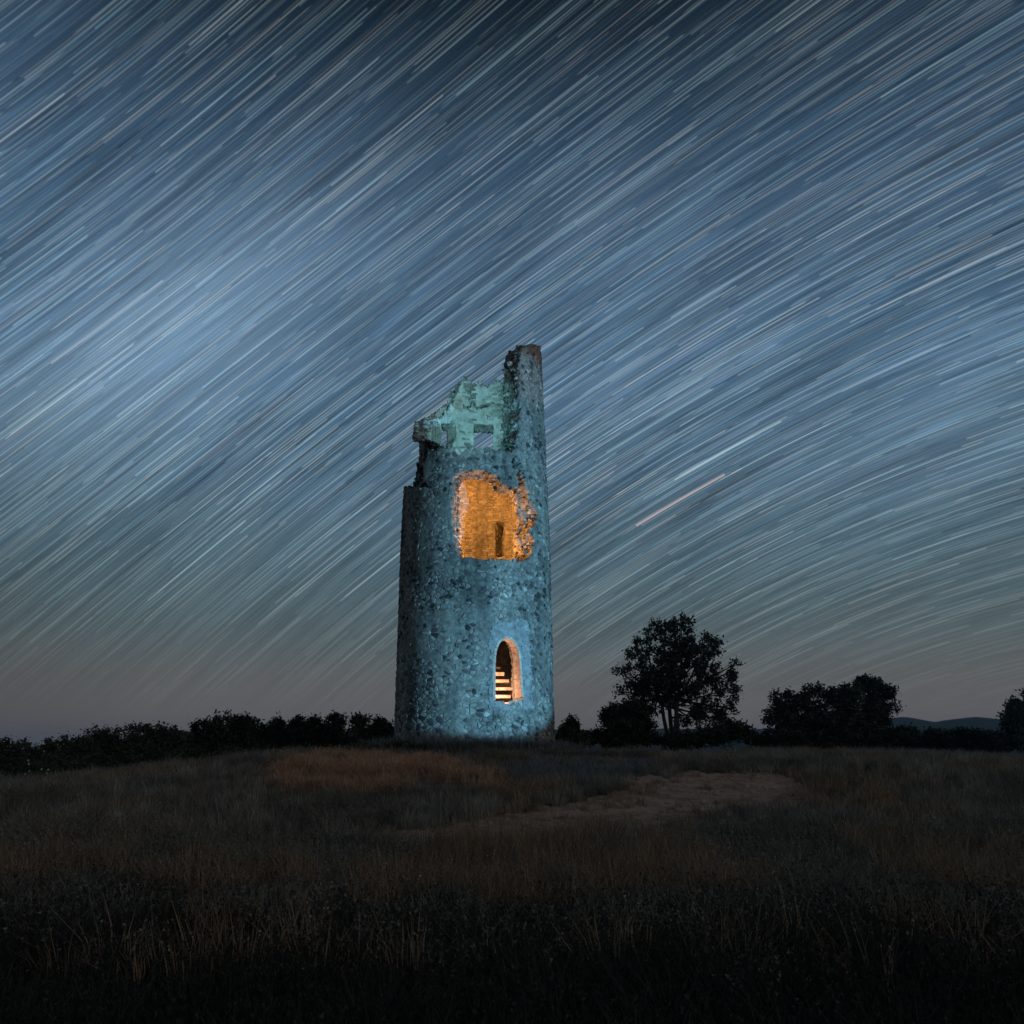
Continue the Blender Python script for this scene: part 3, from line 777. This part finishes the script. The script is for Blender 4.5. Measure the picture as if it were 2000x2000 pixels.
tips = {9: (462, 1416, 7, 7), 10: (485, 1416, 6, 9), 12: (539, 1424, 3, 8), 13: (574, 1417, 13, 8), 15: (653, 1408, 6, 8), 16: (702, 1405, 9, 7)}
for k, (px, py, rx, ry, lab) in enumerate(row):
    py -= 3 if k < 5 else 9; rx *= 1.12
    cl = [(px, py, rx, ry), (px - rx * .5, py + 18, rx * .8, ry * .9), (px + rx * .5, py + 18, rx * .8, ry * .9), (px, py + 32, rx * 1.4, 20)]
    for _ in range(3): cl.append((px + random.uniform(-1, 1) * rx, py - ry * random.uniform(.55, 1.0), random.uniform(3, 7), random.uniform(4, 8)))
    if k in tips: cl.append(tips[k])
    tree('bush', lab, 'bush', 'bushes along the left skyline', px, 33 + 3.5 * math.sin(k * 2.1), cl, 2, int(150 * rx + 2600), .06)
# a second, nearer row of low scrub in front of them
for k, (px, py) in enumerate(((30, 1500), (115, 1498), (200, 1492), (290, 1488), (375, 1484), (455, 1478), (700, 1466), (780, 1462))):
    lab = ('nearer scrub bush at the left edge, just above the pale blossoms', 'nearer scrub bush second from the left edge', 'nearer scrub bush below the dip left of the rounded mound',
           'nearer scrub bush below the wide rounded mound', 'nearer scrub bush below the dip of the skyline row', 'nearer scrub bush right-hand end of the front row, before the russet grass',
           'low scrub bush at the foot of the sprigged bush', 'low scrub bush growing against the lower left wall of the tower')[k]
    Yk = 22.5 if k < 6 else 22.1
    tree('scrub_bush', lab, 'bush', 'nearer low scrub bushes on the left', px, Yk, [(px, py, 42 if k < 6 else 26, 18 if k < 6 else 9), (px + 25, py + 8, 34, 15 if k < 6 else 8), (px - 25, py + 8, 34, 15 if k < 6 else 8)], 2, 6000, .045)
# pale blossoms on a bush at the left
t = empty('flowering_bush', at(75, 1540, 20)); tag(t, 'low bush dotted with small pale blossoms near the left edge', 'bush')
cl = [(tuple(at(75, 1512, 20)), .75, .6, .32), (tuple(at(100, 1522, 20)), .5, .5, .25), (tuple(at(45, 1520, 20)), .5, .5, .25)]
LV, LF = leaves(cl, 2600, .035); mesh_obj('crown', LV, LF, m_leaf, t)
BV, BF = [], []
for c in cl:
    for _ in range(4): branch(BV, BF, t.location.copy(), Vector(c[0]) + Vector((random.uniform(-.3, .3), random.uniform(-.3, .3), random.uniform(-.1, .2))), .015, .005, .05)
mesh_obj('trunk', BV, BF, m_bark, t)
fl = []
for px, py in ((56, 1485), (57, 1492), (58, 1506), (50, 1512), (82, 1502), (92, 1510), (100, 1524), (72, 1520), (66, 1518), (95, 1503)):
    p = at(px, py, 19.3); s = .022
    vv, ff = [], []
    for k in range(5):
        a = k / 5 * 2 * math.pi
        vv += [tuple(p), tuple(p + Vector((math.cos(a) * s, -.01, math.sin(a) * s))), tuple(p + Vector((math.cos(a + .6) * s * 1.5, -.015, math.sin(a + .6) * s * 1.5))), tuple(p + Vector((math.cos(a + 1.2) * s, -.01, math.sin(a + 1.2) * s)))]
        ff.append((4 * k, 4 * k + 1, 4 * k + 2, 4 * k + 3))
    mesh_obj('blossom', vv, ff, m_petal, t)

# ------------------------------------------------------------------ grass
def tuft_mesh(name, mat, blades, hmin, hmax, width, spread, lean, twig=False):
    V_, F_ = [], []
    for _ in range(blades):
        a = random.uniform(0, 2 * math.pi); r = spread * math.sqrt(random.random())
        b = Vector((math.cos(a) * r, math.sin(a) * r, 0)); h = random.uniform(hmin, hmax)
        la = a + random.uniform(-1.2, 1.2); ln = random.uniform(.1, 1) * lean * h
        w = Vector((math.cos(la + 1.57), math.sin(la + 1.57), 0)) * width * random.uniform(.6, 1.2)
        p0 = b; p1 = b + Vector((math.cos(la) * ln * .3, math.sin(la) * ln * .3, h * .55)); p2 = b + Vector((math.cos(la) * ln, math.sin(la) * ln, h * random.uniform(.75, 1)))
        o = len(V_); V_ += [tuple(p0 - w), tuple(p0 + w), tuple(p1 - w * .7), tuple(p1 + w * .7), tuple(p2)]
        F_ += [(o, o + 1, o + 3, o + 2), (o + 2, o + 3, o + 4)]
        if twig and random.random() < .5:
            for _k in range(3):
                c = p1.lerp(p2, random.random()); o = len(V_); s = width * 3.2
                V_ += [tuple(c), tuple(c + Vector((random.uniform(-s, s), random.uniform(-s, s), random.uniform(0, s * 1.6)))), tuple(c + Vector((random.uniform(-s, s), random.uniform(-s, s), random.uniform(0, s * 2))))]
                F_.append((o, o + 1, o + 2))
    me = bpy.data.meshes.new(name); me.from_pydata(V_, [], F_); me.materials.append(mat)
    return bpy.data.objects.new(name, me)
def scatter(name, pts, scl, tufts, label):
    coll = bpy.data.collections.new(name + '_tufts')
    for o in tufts: coll.objects.link(o)
    me = bpy.data.meshes.new(name); n = len(pts)
    me.vertices.add(n); me.vertices.foreach_set('co', np.asarray(pts, np.float32).ravel())
    a = me.attributes.new('rot', 'FLOAT_VECTOR', 'POINT'); rot = np.stack([rng.normal(0, .14, n), rng.normal(0, .14, n), rng.random(n) * 6.283], -1); a.data.foreach_set('vector', rot.astype(np.float32).ravel())
    a = me.attributes.new('scl', 'FLOAT', 'POINT'); a.data.foreach_set('value', np.asarray(scl, np.float32))
    a = me.attributes.new('idx', 'INT', 'POINT'); a.data.foreach_set('value', rng.integers(0, len(tufts), n).astype(np.int32))
    o = bpy.data.objects.new(name, me); scene.collection.objects.link(o)
    g = bpy.data.node_groups.new(name, 'GeometryNodeTree')
    g.interface.new_socket('Geometry', in_out='INPUT', socket_type='NodeSocketGeometry'); g.interface.new_socket('Geometry', in_out='OUTPUT', socket_type='NodeSocketGeometry')
    gi, go = g.nodes.new('NodeGroupInput'), g.nodes.new('NodeGroupOutput')
    ci = g.nodes.new('GeometryNodeCollectionInfo'); ci.inputs['Collection'].default_value = coll; ci.inputs['Separate Children'].default_value = True; ci.inputs['Reset Children'].default_value = True
    ip = g.nodes.new('GeometryNodeInstanceOnPoints'); ip.inputs['Pick Instance'].default_value = True
    def na(nm, ty):
        q = g.nodes.new('GeometryNodeInputNamedAttribute'); q.data_type = ty; q.inputs['Name'].default_value = nm; return q.outputs['Attribute']
    g.links.new(gi.outputs[0], ip.inputs['Points']); g.links.new(ci.outputs[0], ip.inputs['Instance'])
    g.links.new(na('idx', 'INT'), ip.inputs['Instance Index']); g.links.new(na('rot', 'FLOAT_VECTOR'), ip.inputs['Rotation']); g.links.new(na('scl', 'FLOAT'), ip.inputs['Scale'])
    g.links.new(ip.outputs[0], go.inputs[0])
    md = o.modifiers.new('scatter', 'NODES'); md.node_group = g
    tag(o, label, 'grass', kind='stuff')
def field(n, y0, y1, wide=.74, power=1.0):
    y = y0 + (y1 - y0) * rng.random(n) ** power; x = (rng.random(n) * 2 - 1) * (wide * y + 1.5)
    return x, y
def clear(x, y):
    px, py = project(x, y, gz(x, y))
    return ~on_path(x, y) & (np.hypot(x - AX, y - AY) > 2.72)
def patchy(x, y, sc, seed): return vnoise(x * sc, y * sc, 0, seed) + .5 * vnoise(x * sc * 2.7, y * sc * 2.7, 0, seed + 1)
G = [tuft_mesh('grass_tuft', m_grass, 46, .12, .42, .0045, .13, .75) for _ in range(6)]
GT = [tuft_mesh('tan_tuft', m_tan, 44, .10, .36, .0045, .12, .8) for _ in range(5)]
GR = [tuft_mesh('russet_tuft', m_red, 60, .12, .42, .005, .14, .7, True) for _ in range(5)]
GS = [tuft_mesh('silver_tuft', m_grey, 40, .08, .30, .005, .14, .8) for _ in range(5)]
GW = [tuft_mesh('weed_tuft', m_weed, 80, .10, .45, .0055, .20, .9, True) for _ in range(6)]
GD = [tuft_mesh('darkened_fade_tuft', m_fade_weed, 80, .12, .45, .005, .20, .9, True) for _ in range(5)]
GL = [tuft_mesh('tall_tuft', m_tan, 26, .35, .72, .0042, .12, .55, True) for _ in range(5)]
def put(name, tufts, x, y, mask, s0, s1, label, sink=.02):
    x, y = x[mask], y[mask]
    scatter(name, np.stack([x, y, gz(x, y) - sink], -1), s0 + (s1 - s0) * rng.random(len(x)), tufts, label)
x, y = field(15500, 4.2, 27, power=.8); k_ = rng.random(15500) < ss(3.6, 7.0, y); x, y = x[k_], y[k_]; px, py = project(x, y, gz(x, y))
RED = [(530, 1500), (590, 1488), (700, 1486), (820, 1492), (900, 1502), (960, 1520), (985, 1540), (900, 1552), (800, 1548), (640, 1556), (540, 1540), (500, 1525)]
SIL = [(960, 1500), (1060, 1478), (1180, 1478), (1290, 1492), (1275, 1512), (1210, 1532), (1130, 1540), (1020, 1532)]
inred = inpoly(px + 60 * vnoise(x, y, 0, 61) + 20 * vnoise(x * 4, y * 4, 0, 60), py + 16 * vnoise(x * 1.4, y * 1.4, 0, 62), RED)
insil = inpoly(px + 22 * vnoise(x, y, 0, 63), py + 6 * vnoise(x * 1.4, y * 1.4, 0, 64), SIL)
ok = clear(x, y) & ~inred & ~insil
pt = patchy(x, y, .45, 65)
put('grass', G, x, y, ok & (pt < .45) & (pt > -.55), .55, 1.15, 'dry grey-brown grass covering the rise')
put('tan_grass', GT, x, y, ok & (pt >= .32), .6, 1.15, 'tan dry grass in patches before the path')
put('dark_weeds', GW, x, y, ok & (pt <= -.35), .5, 1.0, 'dark low weeds between the dry grass')
x, y = field(9000, 3.2, 14, power=.9); pt = patchy(x, y, .6, 71); ok = clear(x, y)
put('foreground_grass', GL, x, y, ok & (pt > -.1) & (y < 10.8) & (rng.random(9000) < ss(4.2, 8.0, y)), .6, 1.1, 'tall dry grass with seed heads in the foreground')
put('foreground_weeds', GW, x, y, ok & (y < 11.2) & (pt < -.1) & (rng.random(9000) < ss(4.2, 8.0, y)), .7, 1.2, 'dark weeds in the foreground')
x, y = field(9000, 3.0, 9.5, power=.8); ok = rng.random(9000) < .75 * ss(9.3, 4.2, y)
put('near_weeds', GD, x, y, ok, .7, 1.15, 'weeds nearest to the camera, painted blackish for the fade along the bottom edge')
x = rng.uniform(-6.5, 1, 26000); y = rng.uniform(11, 21, 26000); px, py = project(x, y, gz(x, y))
inred = inpoly(px + 60 * vnoise(x, y, 0, 61) + 20 * vnoise(x * 4, y * 4, 0, 60), py + 16 * vnoise(x * 1.4, y * 1.4, 0, 62), RED) & clear(x, y)
GR = GR + GT[:2]
put('russet_grass', GR, x, y, inred & (rng.random(26000) < .30 * ss(-.7, .35, vnoise(x * .9, y * 1.5, 0, 333))), .6, 1.15, 'russet grass patch in front of the tower')
x = rng.uniform(-2, 6, 12000); y = rng.uniform(13, 22, 12000); px, py = project(x, y, gz(x, y))
insil = inpoly(px + 22 * vnoise(x, y, 0, 63), py + 6 * vnoise(x * 1.4, y * 1.4, 0, 64), SIL) & clear(x, y)
put('silver_grass', GS, x, y, insil & (rng.random(12000) < .30), .5, 1.0, 'short silvery grass between the tower and the path')
a = rng.uniform(-1.9, 1.9, 1100); rr_ = 2.66 + rng.random(1100) ** 1.5 * .7
x = AX + rr_ * np.sin(a); y = AY - rr_ * np.cos(a)
put('foot_grass', GS, x, y, np.ones(1100, bool), 1.2, 2.6, 'tall pale grass growing against the foot of the tower')
x = rng.uniform(-8, 4, 1500); y = rng.uniform(21.0, 22.6, 1500)
put('foot_weeds', GW, x, y, (np.hypot(x - AX, y - AY) > 2.8) & (patchy(x, y, .8, 88) > -.25), .5, 1.15, 'dark weeds in a band before the foot of the tower')
x, y = field(9000, 8, 24); px, py = project(x, y, gz(x, y))
edge = on_path(x, y) & ((vnoise(x * 1.6, y * 2.6, 0, 81) > .28) | ~on_path(x, y - .7) | ~on_path(x - .5, y + .3))
put('path_grass', GT, x, y, edge & (rng.random(9000) < .8), .3, .8, 'short trampled grass growing through the path', .01)

x, y = field(30000, 8, 22); k_ = on_path(x, y) & (np.abs(x) < 9); x, y = x[k_], y[k_]
bv, bf = [], []
zg = gz(x, y)
for p in range(len(x)):
    s_ = random.choice((.012, .018, .03, .05)); vv, ff = rock((x[p], y[p], float(zg[p]) + .02), (random.uniform(-.3, .3), random.uniform(-.3, .3), 1), s_ * random.uniform(1, 2), s_, s_ * .5, 0)
    o = len(bv); bv += vv; bf += [tuple(i + o for i in f) for f in ff]
tag(mesh_obj('path_clods', bv, bf, m_path), 'small stones and clods of earth strewn over the path', 'pebbles', kind='stuff')

# ------------------------------------------------------------------ the air between here and the hills
hv = [(x_, y_, z_) for z_ in (-62, 160) for x_, y_ in ((-7600, -7600), (7600, -7600), (7600, 7600), (-7600, 7600))]
hz = mesh_obj('haze', hv, [(0, 3, 2, 1), (4, 5, 6, 7), (0, 1, 5, 4), (1, 2, 6, 5), (2, 3, 7, 6), (3, 0, 4, 7)], [])
hm = bpy.data.materials.new('night_haze'); hm.use_nodes = True; ht = hm.node_tree; ht.nodes.clear()
ho = ht.nodes.new('ShaderNodeOutputMaterial'); hp = ht.nodes.new('ShaderNodeVolumePrincipled')
hp.inputs['Color'].default_value = (.50, .76, 1.0, 1); hp.inputs['Density'].default_value = .00009
ht.links.new(hp.outputs[0], ho.inputs['Volume']); hz.data.materials.append(hm)
tag(hz, kind='stuff')
